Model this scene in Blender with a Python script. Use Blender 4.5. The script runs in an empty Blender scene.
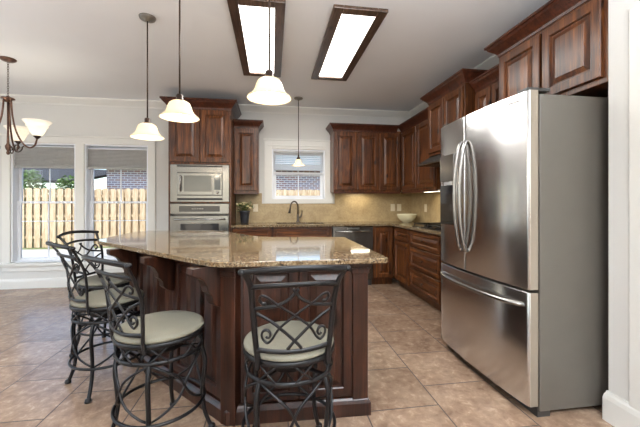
import bpy, bmesh, math, random
from mathutils import Vector, Matrix
random.seed(7)
S = bpy.context.scene
COL = S.collection
PI = math.pi

# ------------------------------------------------------------------ camera, sky, sun, lights, exposure
EYE = 1.2
F_PX, VX, HY = 325.0, 272.0, 203.0
cd = bpy.data.cameras.new('camera'); cam = bpy.data.objects.new('camera', cd); COL.objects.link(cam)
cd.sensor_fit = 'HORIZONTAL'; cd.sensor_width = 36.0; cd.lens = 36.0 * F_PX / 640
cd.shift_y = -(213.5 - HY) / 640
cd.clip_start = 0.02; cd.clip_end = 300
YAW = math.atan((320 - VX) / F_PX)
cam.location = (0, 0, EYE); cam.rotation_euler = (PI / 2, 0, -YAW)
S.camera = cam

w = bpy.data.worlds.new('world'); S.world = w; w.use_nodes = True
wn = w.node_tree; wn.nodes.clear()
sky = wn.nodes.new('ShaderNodeTexSky'); sky.sky_type = 'NISHITA'; sky.sun_disc = False
sky.sun_elevation = math.radians(52); sky.sun_rotation = math.radians(215); sky.air_density = 1.0; sky.dust_density = 1.2
bg = wn.nodes.new('ShaderNodeBackground'); bg.inputs[1].default_value = 0.52
wo = wn.nodes.new('ShaderNodeOutputWorld')
wn.links.new(sky.outputs[0], bg.inputs[0]); wn.links.new(bg.outputs[0], wo.inputs[0])

sd = bpy.data.lights.new('sun', 'SUN'); sd.energy = 1.9; sd.angle = 0.01; sd.color = (1, 0.95, 0.86)
sun = bpy.data.objects.new('sun', sd); COL.objects.link(sun)
sun.rotation_euler = Vector((0.42, 0.46, -0.78)).to_track_quat('-Z', 'Y').to_euler()

def area_lamp(name, loc, sx, sy, energy, color, direction=(0, 0, -1)):
    d = bpy.data.lights.new(name, 'AREA'); d.shape = 'RECTANGLE'; d.size = sx; d.size_y = sy; d.energy = energy; d.color = color
    o = bpy.data.objects.new(name, d); COL.objects.link(o); o.location = loc
    o.rotation_euler = Vector(direction).to_track_quat('-Z', 'Y').to_euler()
    return o
# added fill lamps out of view: overhead, at the rear, at the left,
# and up-facing ones that brighten the ceiling
area_lamp('fill_overhead', (-1.0, -1.6, 2.64), 2.2, 1.2, 45, (1, 0.975, 0.94))  # added fill from above, behind the camera
area_lamp('daylight_rear_patio_door', (-1.8, -4.9, 1.25), 4.2, 2.1, 24, (0.93, 0.97, 1), (0.1, 1, 0.12))  # added frontal fill at the unseen rear opening, tilted up
area_lamp('fill_left', (-5.95, 2.2, 1.35), 3.4, 1.6, 14, (0.72, 0.89, 1), (1, 0.05, 0))  # added cool side fill inside the unseen left wall
area_lamp('fill_up_left', (-4.0, 0.6, 1.8), 2.2, 2.2, 200, (0.92, 0.96, 1), (0, 0, 1))  # added unseen fill facing up, brightens the ceiling on the left
area_lamp('fill_up_rear', (0.7, -0.9, 1.85), 1.4, 1.8, 330, (0.92, 0.96, 1), (0, 0, 1))  # added unseen fill behind the camera, bounces off the ceiling

vs = S.view_settings; vs.view_transform = 'Standard'; vs.look = 'None'; vs.gamma = 1.0; vs.use_curve_mapping = False
vs.exposure = 0.15
try:
    S.cycles.use_denoising = True; S.cycles.max_bounces = 10; S.cycles.diffuse_bounces = 5; S.cycles.glossy_bounces = 5
    S.cycles.transmission_bounces = 8; S.cycles.transparent_max_bounces = 12; S.cycles.sample_clamp_indirect = 6.0
    S.cycles.caustics_reflective = False; S.cycles.caustics_refractive = False
except Exception:
    pass

# ------------------------------------------------------------------ materials
def srgb(r, g, b):
    f = lambda c: (c / 12.92 if c <= 0.04045 else ((c + 0.055) / 1.055) ** 2.4)
    return (f(r / 255), f(g / 255), f(b / 255), 1)

class Mat:
    def __init__(s, name):
        s.m = bpy.data.materials.new(name); s.m.use_nodes = True
        s.t = s.m.node_tree; s.b = s.t.nodes['Principled BSDF']; s.N = s.t.nodes; s.L = s.t.links
    def n(s, typ, **kw):
        o = s.N.new(typ)
        for k, v in kw.items():
            if k.startswith('i_'):
                o.inputs[k[2:].replace('_', ' ')].default_value = v
            else:
                setattr(o, k, v)
        return o
    def l(s, a, b): s.L.new(a, b)
    def coord(s, scale=(1, 1, 1), rot=(0, 0, 0), loc=(0, 0, 0), kind='Object'):
        c = s.n('ShaderNodeTexCoord'); m = s.n('ShaderNodeMapping')
        m.inputs['Scale'].default_value = scale; m.inputs['Rotation'].default_value = rot; m.inputs['Location'].default_value = loc
        s.l(c.outputs[kind], m.inputs['Vector']); return m.outputs['Vector']
    def noise(s, vec, scale, detail=4, rough=0.55, dist=0.0):
        o = s.n('ShaderNodeTexNoise'); o.inputs['Scale'].default_value = scale; o.inputs['Detail'].default_value = detail
        o.inputs['Roughness'].default_value = rough; o.inputs['Distortion'].default_value = dist
        s.l(vec, o.inputs['Vector']); return o.outputs['Fac']
    def ramp(s, fac, stops, interp='LINEAR'):
        r = s.n('ShaderNodeValToRGB'); e = r.color_ramp; e.interpolation = interp
        while len(e.elements) < len(stops): e.elements.new(0.5)
        for el, (p, c) in zip(e.elements, stops):
            el.position = p; el.color = c if len(c) == 4 else (*c, 1)
        s.l(fac, r.inputs['Fac']); return r.outputs['Color']
    def mix(s, fac, a, b, mode='MIX'):
        o = s.n('ShaderNodeMix', data_type='RGBA', blend_type=mode)
        for sock, v in ((o.inputs[0], fac), (o.inputs[6], a), (o.inputs[7], b)):
            if hasattr(v, 'is_linked'): s.l(v, sock)
            else: sock.default_value = v
        return o.outputs[2]
    def bump(s, h, strength=0.2, dist=0.01):
        b = s.n('ShaderNodeBump'); b.inputs['Strength'].default_value = strength; b.inputs['Distance'].default_value = dist
        s.l(h, b.inputs['Height']); s.l(b.outputs['Normal'], s.b.inputs['Normal'])
    def set(s, color=None, rough=None, metal=None, **kw):
        if color is not None:
            if hasattr(color, 'is_linked'): s.l(color, s.b.inputs['Base Color'])
            else: s.b.inputs['Base Color'].default_value = color
        if rough is not None:
            if hasattr(rough, 'is_linked'): s.l(rough, s.b.inputs['Roughness'])
            else: s.b.inputs['Roughness'].default_value = rough
        if metal is not None: s.b.inputs['Metallic'].default_value = metal
        for k, v in kw.items(): s.b.inputs[k.replace('_', ' ')].default_value = v
        return s.m

def plain(name, color, rough=0.5, metal=0.0, vary=0.04, scale=8.0, **kw):
    M = Mat(name); f = M.noise(M.coord(), scale, 3)
    lo = tuple(c * (1 - vary) for c in color[:3]) + (1,); hi = tuple(min(1, c * (1 + vary)) for c in color[:3]) + (1,)
    return M.set(M.ramp(f, [(0.3, lo), (0.7, hi)]), rough, metal, **kw)

def wood(name, axis, dark, mid, light, rough=0.33):
    """knotty alder: long grain along one axis, knots, blotchy stain"""
    M = Mat(name)
    st = [9.0, 9.0, 9.0]; st[axis] = 0.75
    oi = M.n('ShaderNodeObjectInfo'); add = M.n('ShaderNodeVectorMath', operation='ADD')
    sc = M.n('ShaderNodeVectorMath', operation='SCALE'); cmb = M.n('ShaderNodeCombineXYZ')
    for i in range(3): M.l(oi.outputs['Random'], cmb.inputs[i])
    M.l(cmb.outputs[0], sc.inputs[0]); sc.inputs['Scale'].default_value = 37.0
    g = M.n('ShaderNodeTexCoord'); M.l(g.outputs['Object'], add.inputs[0]); M.l(sc.outputs[0], add.inputs[1])
    mp = M.n('ShaderNodeMapping'); mp.inputs['Scale'].default_value = st; M.l(add.outputs[0], mp.inputs['Vector'])
    grain = M.noise(mp.outputs[0], 3.2, 7, 0.62, 0.9)
    st2 = [60.0, 60.0, 60.0]; st2[axis] = 2.0
    mp2 = M.n('ShaderNodeMapping'); mp2.inputs['Scale'].default_value = st2; M.l(add.outputs[0], mp2.inputs['Vector'])
    fine = M.noise(mp2.outputs[0], 2.0, 4)
    blotch = M.noise(add.outputs[0], 3.5, 3)
    c1 = M.ramp(grain, [(0.34, dark), (0.49, mid), (0.66, light)])
    c2 = M.mix(0.35, c1, M.ramp(fine, [(0.35, dark), (0.65, light)]))
    c3 = M.mix(0.5, c2, M.ramp(blotch, [(0.35, (0.50, 0.47, 0.45)), (0.65, (1.35, 1.28, 1.2))]), 'MULTIPLY')
    mk = M.n('ShaderNodeMapping'); s3 = [6.0, 6.0, 6.0]; s3[axis] = 3.6; mk.inputs['Scale'].default_value = s3; M.l(add.outputs[0], mk.inputs['Vector'])
    v = M.n('ShaderNodeTexVoronoi'); v.inputs['Scale'].default_value = 1.0; M.l(mk.outputs[0], v.inputs['Vector'])
    knot = M.ramp(v.outputs['Distance'], [(0.07, (0, 0, 0)), (0.17, (1, 1, 1))])
    c4 = M.mix(knot, (dark[0] * 0.35, dark[1] * 0.3, dark[2] * 0.3, 1), c3)
    M.bump(fine, 0.08, 0.004)
    return M.set(c4, rough, 0.0, Specular_IOR_Level=0.35, Coat_Weight=0.04, Coat_Roughness=0.15)

DK, MD, LT = srgb(22, 10, 6), srgb(68, 35, 17), srgb(126, 76, 38)
M = {}
M['wood_v'] = wood('stained_alder_vertical', 2, DK, MD, LT)
M['wood_x'] = wood('stained_alder_along_x', 0, DK, MD, LT)
M['wood_y'] = wood('stained_alder_along_y', 1, DK, MD, LT)
M['wood_dark'] = wood('dark_stained_alder_frame', 2, srgb(38, 18, 12), srgb(66, 33, 22), srgb(92, 50, 32))
ID, IM, IL = srgb(17, 8, 5), srgb(40, 20, 13), srgb(70, 39, 26)
M['isl_v'] = wood('mahogany_stained_alder_island', 2, ID, IM, IL, 0.28)
M['frame_wood'] = wood('light_fixture_wood', 1, srgb(52, 38, 31), srgb(80, 62, 52), srgb(104, 84, 72), 0.3)

M['wall'] = plain('painted_wall', srgb(204, 203, 199), 0.75, vary=0.015, scale=3)
M['ceil'] = plain('ceiling_paint', srgb(234, 237, 240), 0.85, vary=0.012, scale=2)
M['trim'] = plain('white_trim_paint', srgb(214, 213, 208), 0.4, vary=0.01)
M['vinyl'] = plain('white_vinyl', srgb(228, 231, 236), 0.35, vary=0.01)
M['outlet'] = plain('almond_plastic', srgb(222, 210, 184), 0.4, vary=0.01)

def floor_mat():
    T = 0.4465
    m = Mat('travertine_tile_floor')
    c = m.n('ShaderNodeTexCoord'); sp = m.n('ShaderNodeSeparateXYZ'); m.l(c.outputs['Object'], sp.inputs[0])
    cb = m.n('ShaderNodeCombineXYZ')
    a = m.n('ShaderNodeMath', operation='ADD'); a.inputs[1].default_value = -2.01 + T * 40; m.l(sp.outputs['Y'], a.inputs[0])
    b = m.n('ShaderNodeMath', operation='ADD'); b.inputs[1].default_value = -0.98 + T * 41; m.l(sp.outputs['X'], b.inputs[0])
    m.l(a.outputs[0], cb.inputs[0]); m.l(b.outputs[0], cb.inputs[1])
    br = m.n('ShaderNodeTexBrick'); br.offset = 0.45; br.offset_frequency = 2; br.squash = 1
    br.inputs['Scale'].default_value = 1; br.inputs['Brick Width'].default_value = T; br.inputs['Row Height'].default_value = T
    br.inputs['Mortar Size'].default_value = 0.0042; br.inputs['Mortar Smooth'].default_value = 0.1; br.inputs['Bias'].default_value = 0
    br.inputs['Color1'].default_value = (0, 0, 0, 1); br.inputs['Color2'].default_value = (1, 1, 1, 1)
    m.l(cb.outputs[0], br.inputs['Vector'])
    vec = m.coord()
    n1 = m.noise(vec, 3.2, 6, 0.62, 0.6); n2 = m.noise(vec, 17, 6, 0.7, 0.4); n3 = m.noise(vec, 60, 3)
    c1 = m.ramp(n1, [(0.3, srgb(118, 96, 80)), (0.5, srgb(148, 123, 103)), (0.72, srgb(174, 151, 130))])
    c2 = m.mix(0.45, c1, m.ramp(n2, [(0.32, srgb(90, 68, 53)), (0.55, srgb(147, 122, 101)), (0.75, srgb(210, 190, 166))]))
    tint = m.ramp(br.outputs['Color'], [(0, (0.86, 0.84, 0.83)), (1, (1.1, 1.1, 1.1))])
    c3 = m.mix(1.0, c2, tint, 'MULTIPLY')
    c4 = m.mix(br.outputs['Fac'], c3, srgb(66, 52, 44))
    rg = m.ramp(br.outputs['Fac'], [(0, (0.27, 0.27, 0.27)), (1, (0.8, 0.8, 0.8))])
    mi = m.n('ShaderNodeMath', operation='MULTIPLY_ADD'); mi.inputs[1].default_value = -1.0; m.l(br.outputs['Fac'], mi.inputs[0])
    sm = m.n('ShaderNodeMath', operation='MULTIPLY'); sm.inputs[1].default_value = 0.25; m.l(n2, sm.inputs[0]); m.l(sm.outputs[0], mi.inputs[2])
    m.bump(mi.outputs[0], 0.25, 0.004)
    return m.set(c4, rg)
M['floor'] = floor_mat()

def granite(name):
    m = Mat(name); v = m.coord()
    n1 = m.noise(v, 15, 5, 0.7, 1.0); n2 = m.noise(v, 58, 8, 0.8, 0.8); n3 = m.noise(v, 95, 6, 0.75, 0.3)
    c1 = m.ramp(n1, [(0.36, srgb(74, 57, 38)), (0.5, srgb(114, 96, 72)), (0.64, srgb(154, 139, 112))])
    c2 = m.mix(0.72, c1, m.ramp(n2, [(0.38, srgb(48, 34, 24)), (0.46, srgb(110, 86, 58)), (0.53, srgb(130, 110, 82)), (0.62, srgb(190, 180, 158))]))
    k = m.ramp(n3, [(0.42, (0, 0, 0)), (0.47, (1, 1, 1))]); c3 = m.mix(k, srgb(38, 30, 24), c2)
    k2 = m.ramp(n2, [(0.375, (0, 0, 0)), (0.41, (1, 1, 1))]); c4 = m.mix(k2, srgb(30, 24, 20), c3)
    return m.set(c4, 0.06, Specular_IOR_Level=0.2)
M['granite'] = granite('speckled_granite')

def splash():
    m = Mat('tumbled_stone_backsplash'); v = m.coord()
    n1 = m.noise(v, 7, 6, 0.65, 0.5); n2 = m.noise(v, 40, 5, 0.7)
    c = m.mix(0.4, m.ramp(n1, [(0.3, srgb(140, 116, 80)), (0.7, srgb(182, 160, 120))]), m.ramp(n2, [(0.3, srgb(126, 104, 72)), (0.7, srgb(190, 170, 130))]))
    rot = m.coord(rot=(PI / 2, 0, 0)); 
    return m.set(c, 0.45)
M['splash'] = splash()

def steel(name, base, rough, aniso=0.7, rot=0.0):
    m = Mat(name)
    v = m.coord(scale=(2, 2, 260)); f = m.noise(v, 1.0, 4)
    t = m.n('ShaderNodeTangent'); t.direction_type = 'RADIAL'; t.axis = 'Z'
    m.l(t.outputs[0], m.b.inputs['Tangent'])
    c = m.ramp(f, [(0.3, tuple(x * 0.94 for x in base[:3])), (0.7, base)])
    return m.set(c, rough, 1.0, Anisotropic=aniso, Anisotropic_Rotation=rot)
M['steel'] = steel('brushed_stainless_steel', (0.66, 0.655, 0.65, 1), 0.21, 0.85, 0.25)
M['steel_trim'] = steel('stainless_steel_trim', (0.21, 0.20, 0.185, 1), 0.26, 0.3, 0.0)
M['chrome'] = plain('polished_steel', (0.30, 0.285, 0.27), 0.26, 1.0, vary=0.02)
M['fridge_side'] = plain('taupe_grey_painted_steel', srgb(94, 89, 82), 0.42, 0.25, vary=0.03)
M['door_edge'] = plain('grey_painted_door_edge', srgb(138, 128, 114), 0.4, 0.3, vary=0.02)
M['dark_plastic'] = plain('dark_grey_plastic', srgb(52, 50, 48), 0.4)
M['black_glass'] = plain('black_glass', (0.012, 0.012, 0.014), 0.06, vary=0.0)
M['oven_glass'] = plain('dark_oven_glass', (0.03, 0.03, 0.032), 0.08, vary=0.0)
M['mw_glass'] = plain('meshed_microwave_glass', srgb(92, 88, 80), 0.15)
M['iron'] = plain('wrought_iron_charcoal', srgb(20, 19, 21), 0.36, 0.4, vary=0.15, scale=40)
M['bronze'] = plain('oil_rubbed_bronze', srgb(62, 48, 40), 0.35, 0.7, vary=0.15, scale=30)
M['copper'] = plain('antique_copper_bronze', srgb(96, 70, 58), 0.34, 0.7, vary=0.25, scale=25)
M['pewter'] = plain('brushed_pewter', srgb(130, 126, 120), 0.35, 0.8)
M['nickel'] = plain('dark_brushed_nickel', srgb(96, 88, 80), 0.28, 0.9)
M['ceramic'] = plain('cream_ceramic', srgb(214, 208, 176), 0.25, vary=0.03)
M['pot'] = plain('charcoal_pot', srgb(42, 44, 50), 0.5)
M['leaf'] = plain('green_leaf', srgb(88, 104, 52), 0.5, vary=0.3, scale=20)
M['petal'] = plain('cream_petal', srgb(222, 206, 160), 0.6, vary=0.1)
M['soil'] = plain('potting_soil', srgb(50, 38, 28), 0.9, vary=0.3, scale=60)

def fabric(name, col):
    m = Mat(name); v = m.coord(); n1 = m.noise(v, 230, 2); n2 = m.noise(v, 12, 4)
    c = m.mix(0.5, m.ramp(n2, [(0.3, tuple(x * 0.86 for x in col[:3])), (0.7, tuple(min(1, x * 1.1) for x in col[:3]))]), m.ramp(n1, [(0.3, tuple(x * 0.8 for x in col[:3])), (0.7, tuple(min(1, x * 1.15) for x in col[:3]))]))
    m.bump(n1, 0.25, 0.002); return m.set(c, 0.85)
M['seat'] = fabric('sage_beige_upholstery', srgb(114, 110, 96))
M['shade_cloth'] = fabric('grey_cellular_cloth', srgb(168, 168, 166))

def glass_shade(name, col, emit):
    m = Mat(name); v = m.coord(); n = m.noise(v, 9, 4, 0.6, 1.0)
    c = m.ramp(n, [(0.35, tuple(x * 0.9 for x in col[:3])), (0.65, col)])
    tr = m.n('ShaderNodeBsdfTranslucent'); m.l(c, tr.inputs[0])
    m.set(c, 0.25); mx = m.n('ShaderNodeMixShader'); mx.inputs[0].default_value = 0.5
    m.l(m.b.outputs[0], mx.inputs[1]); m.l(tr.outputs[0], mx.inputs[2])
    m.b.inputs['Emission Color'].default_value = (*col[:3], 1); m.b.inputs['Emission Strength'].default_value = emit
    m.l(mx.outputs[0], m.N['Material Output'].inputs[0]); return m.m
M['alabaster'] = glass_shade('alabaster_glass', srgb(250, 238, 216), 0.14)
M['white_shade'] = glass_shade('white_frosted_glass', srgb(250, 246, 238), 0.2)

def emitter(name, col, s):
    m = Mat(name); m.set((*col[:3], 1), 0.5)
    m.b.inputs['Emission Color'].default_value = (*col[:3], 1); m.b.inputs['Emission Strength'].default_value = s; return m.m
M['panel'] = emitter('lit_acrylic_diffuser', (1, 0.975, 0.93), 2.4)
M['bulb'] = emitter('lit_bulb', (1, 0.9, 0.72), 9)
M['led'] = emitter('lit_under_cabinet_tube', (1, 0.9, 0.68), 5)
M['display'] = plain('black_display', (0.015, 0.015, 0.017), 0.12, vary=0)

def window_glass():
    m = Mat('window_glass'); m.N.remove(m.b)
    tr = m.n('ShaderNodeBsdfTransparent'); tr.inputs[0].default_value = (0.96, 0.98, 0.98, 1)
    gl = m.n('ShaderNodeBsdfGlossy'); gl.inputs['Roughness'].default_value = 0.02
    fr = m.n('ShaderNodeFresnel'); fr.inputs[0].default_value = 1.25
    mx = m.n('ShaderNodeMixShader'); m.l(fr.outputs[0], mx.inputs[0]); m.l(tr.outputs[0], mx.inputs[1]); m.l(gl.outputs[0], mx.inputs[2])
    m.l(mx.outputs[0], m.N['Material Output'].inputs[0]); return m.m
M['glass'] = window_glass()
M['slat'] = plain('white_blind_slat', srgb(240, 240, 238), 0.45, vary=0.01)
def slat_mat():
    m = Mat('translucent_blind_slat'); m.set(srgb(240, 240, 238), 0.5)
    tr = m.n('ShaderNodeBsdfTranslucent'); tr.inputs[0].default_value = (0.95, 0.95, 0.95, 1)
    mx = m.n('ShaderNodeMixShader'); mx.inputs[0].default_value = 0.6
    m.l(m.b.outputs[0], mx.inputs[1]); m.l(tr.outputs[0], mx.inputs[2]); m.l(mx.outputs[0], m.N['Material Output'].inputs[0]); return m.m
M['slat'] = slat_mat()

# outdoors
def brick_mat():
    m = Mat('house_brick'); v = m.coord(rot=(PI / 2, 0, 0))
    b = m.n('ShaderNodeTexBrick'); m.l(v, b.inputs['Vector']); b.inputs['Scale'].default_value = 1
    b.inputs['Brick Width'].default_value = 0.24; b.inputs['Row Height'].default_value = 0.088; b.inputs['Mortar Size'].default_value = 0.012
    b.inputs['Color1'].default_value = srgb(150, 112, 102); b.inputs['Color2'].default_value = srgb(128, 114, 126); b.inputs['Mortar'].default_value = srgb(206, 204, 206)
    return m.set(b.outputs['Color'], 0.9)
M['brick'] = brick_mat()
def fence_mat():
    m = Mat('weathered_pine'); v = m.coord(scale=(14, 14, 1.2)); n = m.noise(v, 2.5, 5, 0.6, 0.5)
    return m.set(m.ramp(n, [(0.3, srgb(180, 148, 108)), (0.5, srgb(208, 179, 140)), (0.7, srgb(230, 206, 170))]), 0.8)
M['fence'] = fence_mat()
M['concrete'] = plain('patio_concrete', srgb(205, 198, 186), 0.85, vary=0.08, scale=3)
M['shingle'] = plain('roof_shingle', srgb(56, 49, 44), 0.9, vary=0.25, scale=14)
M['fascia'] = plain('white_fascia', srgb(225, 225, 222), 0.6)
M['shrub'] = plain('shrub_leaf', srgb(96, 122, 50), 0.6, vary=0.35, scale=6)
M['bark'] = plain('bark', srgb(84, 66, 50), 0.9, vary=0.2)
M['lawn'] = plain('lawn', srgb(128, 136, 84), 0.9, vary=0.2, scale=9)

# ------------------------------------------------------------------ builders
OFF = {}
class MB:
    def __init__(s): s.v = []; s.f = []; s.sm = []
    def add(s, vs, fs, T=None, smooth=False):
        k = len(s.v)
        s.v += [(T @ Vector(p)) if T is not None else Vector(p) for p in vs]
        s.f += [tuple(i + k for i in f) for f in fs]; s.sm += [smooth] * len(fs); return s
    def box(s, x0, y0, z0, x1, y1, z1, T=None):
        x0, x1 = min(x0, x1), max(x0, x1); y0, y1 = min(y0, y1), max(y0, y1); z0, z1 = min(z0, z1), max(z0, z1)
        vs = [(x0, y0, z0), (x1, y0, z0), (x1, y1, z0), (x0, y1, z0), (x0, y0, z1), (x1, y0, z1), (x1, y1, z1), (x0, y1, z1)]
        return s.add(vs, [(0, 3, 2, 1), (4, 5, 6, 7), (0, 1, 5, 4), (1, 2, 6, 5), (2, 3, 7, 6), (3, 0, 4, 7)], T)
    def prism(s, poly, z0, z1, T=None):
        n = len(poly); vs = [(x, y, z0) for x, y in poly] + [(x, y, z1) for x, y in poly]
        fs = [tuple(range(n - 1, -1, -1)), tuple(range(n, 2 * n))] + [(i, (i + 1) % n, n + (i + 1) % n, n + i) for i in range(n)]
        return s.add(vs, fs, T)
    def lathe(s, prof, n=32, T=None, smooth=True):
        vs, fs, rings = [], [], []
        for r, z in prof:
            if r < 1e-6: rings.append([len(vs)]); vs.append((0, 0, z))
            else:
                rings.append(list(range(len(vs), len(vs) + n)))
                vs += [(r * math.cos(2 * PI * i / n), r * math.sin(2 * PI * i / n), z) for i in range(n)]
        for a, b in zip(rings, rings[1:]):
            for i in range(n):
                j = (i + 1) % n
                if len(a) == 1 and len(b) == 1: continue
                if len(a) == 1: fs.append((a[0], b[j], b[i]))
                elif len(b) == 1: fs.append((a[i], a[j], b[0]))
                else: fs.append((a[i], a[j], b[j], b[i]))
        return s.add(vs, fs, T, smooth)
    def tube(s, pts, r, n=8, closed=False, T=None, flat=1.0, up=None):
        pts = [Vector(p) for p in pts]; m = len(pts)
        rad = r if isinstance(r, (list, tuple)) else [r] * m
        tan = []
        for i in range(m):
            a = pts[(i - 1) % m] if (closed or i > 0) else pts[i]; b = pts[(i + 1) % m] if (closed or i < m - 1) else pts[i]
            tan.append((b - a).normalized())
        ref = Vector(up) if up is not None else (Vector((0, 0, 1)) if abs(tan[0].z) < 0.9 else Vector((1, 0, 0)))
        nrm = (ref - tan[0] * ref.dot(tan[0])).normalized(); vs, fs = [], []
        for i in range(m):
            if up is not None: nrm = (ref - tan[i] * ref.dot(tan[i])).normalized()
            else: nrm = (nrm - tan[i] * nrm.dot(tan[i])).normalized()
            bn = tan[i].cross(nrm)
            for k in range(n):
                a = 2 * PI * k / n
                vs.append(pts[i] + nrm * (math.cos(a) * rad[i]) + bn * (math.sin(a) * rad[i] * flat))
        for i in range(m if closed else m - 1):
            j = (i + 1) % m
            for k in range(n):
                l = (k + 1) % n; fs.append((i * n + k, i * n + l, j * n + l, j * n + k))
        if not closed:
            fs.append(tuple(range(n - 1, -1, -1))); fs.append(tuple((m - 1) * n + k for k in range(n)))
        return s.add(vs, fs, T, True)
    def ball(s, c, r, n=12, T=None, sz=1.0):
        pr = [(r * math.sin(PI * i / n), -r * sz * math.cos(PI * i / n)) for i in range(n + 1)]
        pr[0] = (0, -r * sz); pr[-1] = (0, r * sz)
        X = Matrix.Translation(c); return s.lathe(pr, n * 2 - 6, X if T is None else T @ X)
    def moulding(s, path, prof, T=None):
        """profile [(outward offset, z)] swept along a 2-D path with mitred corners; outward is to the right of travel"""
        pts = [Vector((p[0], p[1])) for p in path]; nrm = []
        for i in range(len(pts)):
            ns = []
            if i > 0: d = (pts[i] - pts[i - 1]).normalized(); ns.append(Vector((d.y, -d.x)))
            if i < len(pts) - 1: d = (pts[i + 1] - pts[i]).normalized(); ns.append(Vector((d.y, -d.x)))
            if len(ns) == 2:
                h = (ns[0] + ns[1]).normalized(); h = h / max(0.2, h.dot(ns[0]))
            else: h = ns[0]
            nrm.append(h)
        k = len(prof); vs = []
        for p, h in zip(pts, nrm):
            vs += [(p.x + h.x * o, p.y + h.y * o, z) for o, z in prof]
        fs = []
        for i in range(len(pts) - 1):
            for j in range(k):
                l = (j + 1) % k; fs.append((i * k + j, i * k + l, (i + 1) * k + l, (i + 1) * k + j))
        fs.append(tuple(range(k - 1, -1, -1))); fs.append(tuple((len(pts) - 1) * k + j for j in range(k)))
        return s.add(vs, fs, T)
    def panel(s, w, h, T=None, t=0.022, fr=0.055, raised=True):
        """a framed raised-panel door or drawer front; local x width, z height, front towards -y, back at y=0"""
        rings = [(0, 0), (0, -t + 0.004), (0.004, -t), (fr, -t), (fr + 0.005, -t + 0.004), (fr + 0.009, -t + 0.016), (fr + 0.018, -t + 0.016)]
        if raised: rings += [(fr + 0.045, -t + 0.005), (fr + 0.048, -t + 0.001)]
        vs, fs = [], []
        for i, (o, y) in enumerate(rings):
            vs += [(o, y, o), (w - o, y, o), (w - o, y, h - o), (o, y, h - o)]
        for i in range(len(rings) - 1):
            for k in range(4):
                l = (k + 1) % 4; fs.append((i * 4 + k, i * 4 + l, (i + 1) * 4 + l, (i + 1) * 4 + k))
        e = (len(rings) - 1) * 4; fs.append((e, e + 1, e + 2, e + 3)); fs.append((3, 2, 1, 0))
        return s.add(vs, fs, T)
    def build(s, name, mat, parent=None, bevel=0.0, seg=2, world=True, kind=None, solid=0.0, sub=0):
        off = OFF.get(parent.name, Vector()) if (parent is not None and world) else Vector()
        me = bpy.data.meshes.new(name)
        me.from_pydata([tuple(p - off) for p in s.v], [], s.f)
        me.polygons.foreach_set('use_smooth', s.sm); me.materials.append(M[mat])
        bm = bmesh.new(); bm.from_mesh(me); bmesh.ops.recalc_face_normals(bm, faces=bm.faces); bm.to_mesh(me); bm.free()
        me.update()
        o = bpy.data.objects.new(name, me); COL.objects.link(o)
        if parent is not None: o.parent = parent; OFF[o.name] = off
        if solid:
            d = o.modifiers.new('thickness', 'SOLIDIFY'); d.thickness = solid; d.offset = 0
        if bevel:
            d = o.modifiers.new('rounding', 'BEVEL'); d.width = bevel; d.segments = seg; d.limit_method = 'ANGLE'; d.angle_limit = math.radians(40)
        if sub:
            d = o.modifiers.new('smoothing', 'SUBSURF'); d.levels = sub; d.render_levels = sub
        if kind: o['kind'] = kind
        return o

def tag(o, label, cat, group=None):
    o['label'] = label; o['category'] = cat
    if group: o['group'] = group
    return o
def thing(name, label, cat, loc=(0, 0, 0), rz=0.0, group=None):
    o = bpy.data.objects.new(name, None); COL.objects.link(o); o.empty_display_size = 0.1
    o.location = loc; o.rotation_euler = (0, 0, rz); OFF[o.name] = Vector(loc)
    return tag(o, label, cat, group)
def struct_root(name, loc=(0, 0, 0)):
    o = bpy.data.objects.new(name, None); COL.objects.link(o); o.location = loc; o['kind'] = 'structure'; OFF[o.name] = Vector(loc); return o
def copy_tree(o, parent=None):
    c = o.copy(); COL.objects.link(c)
    if parent is not None: c.parent = parent
    OFF[c.name] = OFF.get(o.name, Vector())
    for ch in list(o.children): copy_tree(ch, c)
    return c
def TR(x, y, z, rz=0.0): return Matrix.Translation((x, y, z)) @ Matrix.Rotation(rz, 4, 'Z')
RW = -PI / 2      # a front that faces -x (right-hand wall): its local x runs towards -y

# ------------------------------------------------------------------ the room
YW, XR, ZC, WT = 5.13, 2.30, 2.70, 0.16
XL, YB = -6.2, -5.0
MB().box(XL - .2, YB - .2, -.1, XR + .2, YW + .02, 0).build('floor', 'floor', kind='structure')
MB().box(XL - .2, YB - .2, ZC, XR + .2, YW + WT, ZC + .12).build('ceiling', 'ceil', kind='structure')

wins = [(-3.615, -2.785, .36, 2.05), (-2.673, -1.81, .36, 2.05), (0.0, .838, 1.262, 2.045)]
b = MB(); x = XL
for (a, c, z0, z1) in wins:
    b.box(x, YW, 0, a, YW + WT, ZC); b.box(a, YW, 0, c, YW + WT, z0); b.box(a, YW, z1, c, YW + WT, ZC); x = c
b.box(x, YW, 0, XR + .1, YW + WT, ZC)
b.build('wall_back', 'wall', kind='structure')
MB().box(XR, 1.54, 0, XR + .12, YW, ZC).build('wall_right', 'wall', kind='structure')
b = MB().box(1.835, 0.6, 0, XR + .12, 1.54, ZC); b.build('wall_refrigerator_return', 'wall', kind='structure')
MB().box(1.835, YB, 0, 1.95, 0.6, ZC).build('wall_living_right', 'wall', kind='structure')
MB().box(XL - .15, YB, 0, XL, YW + WT, .55).box(XL - .15, YB, 2.2, XL, YW + WT, ZC).box(XL - .15, YB, .55, XL, .4, 2.2).box(XL - .15, 4.1, .55, XL, YW + WT, 2.2).build('wall_left', 'wall', kind='structure')
MB().box(XL, YB - .15, 0, -4, YB, ZC).box(.4, YB - .15, 0, 1.95, YB, ZC).box(-4, YB - .15, 2.35, .4, YB, ZC).build('wall_rear', 'wall', kind='structure')

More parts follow.
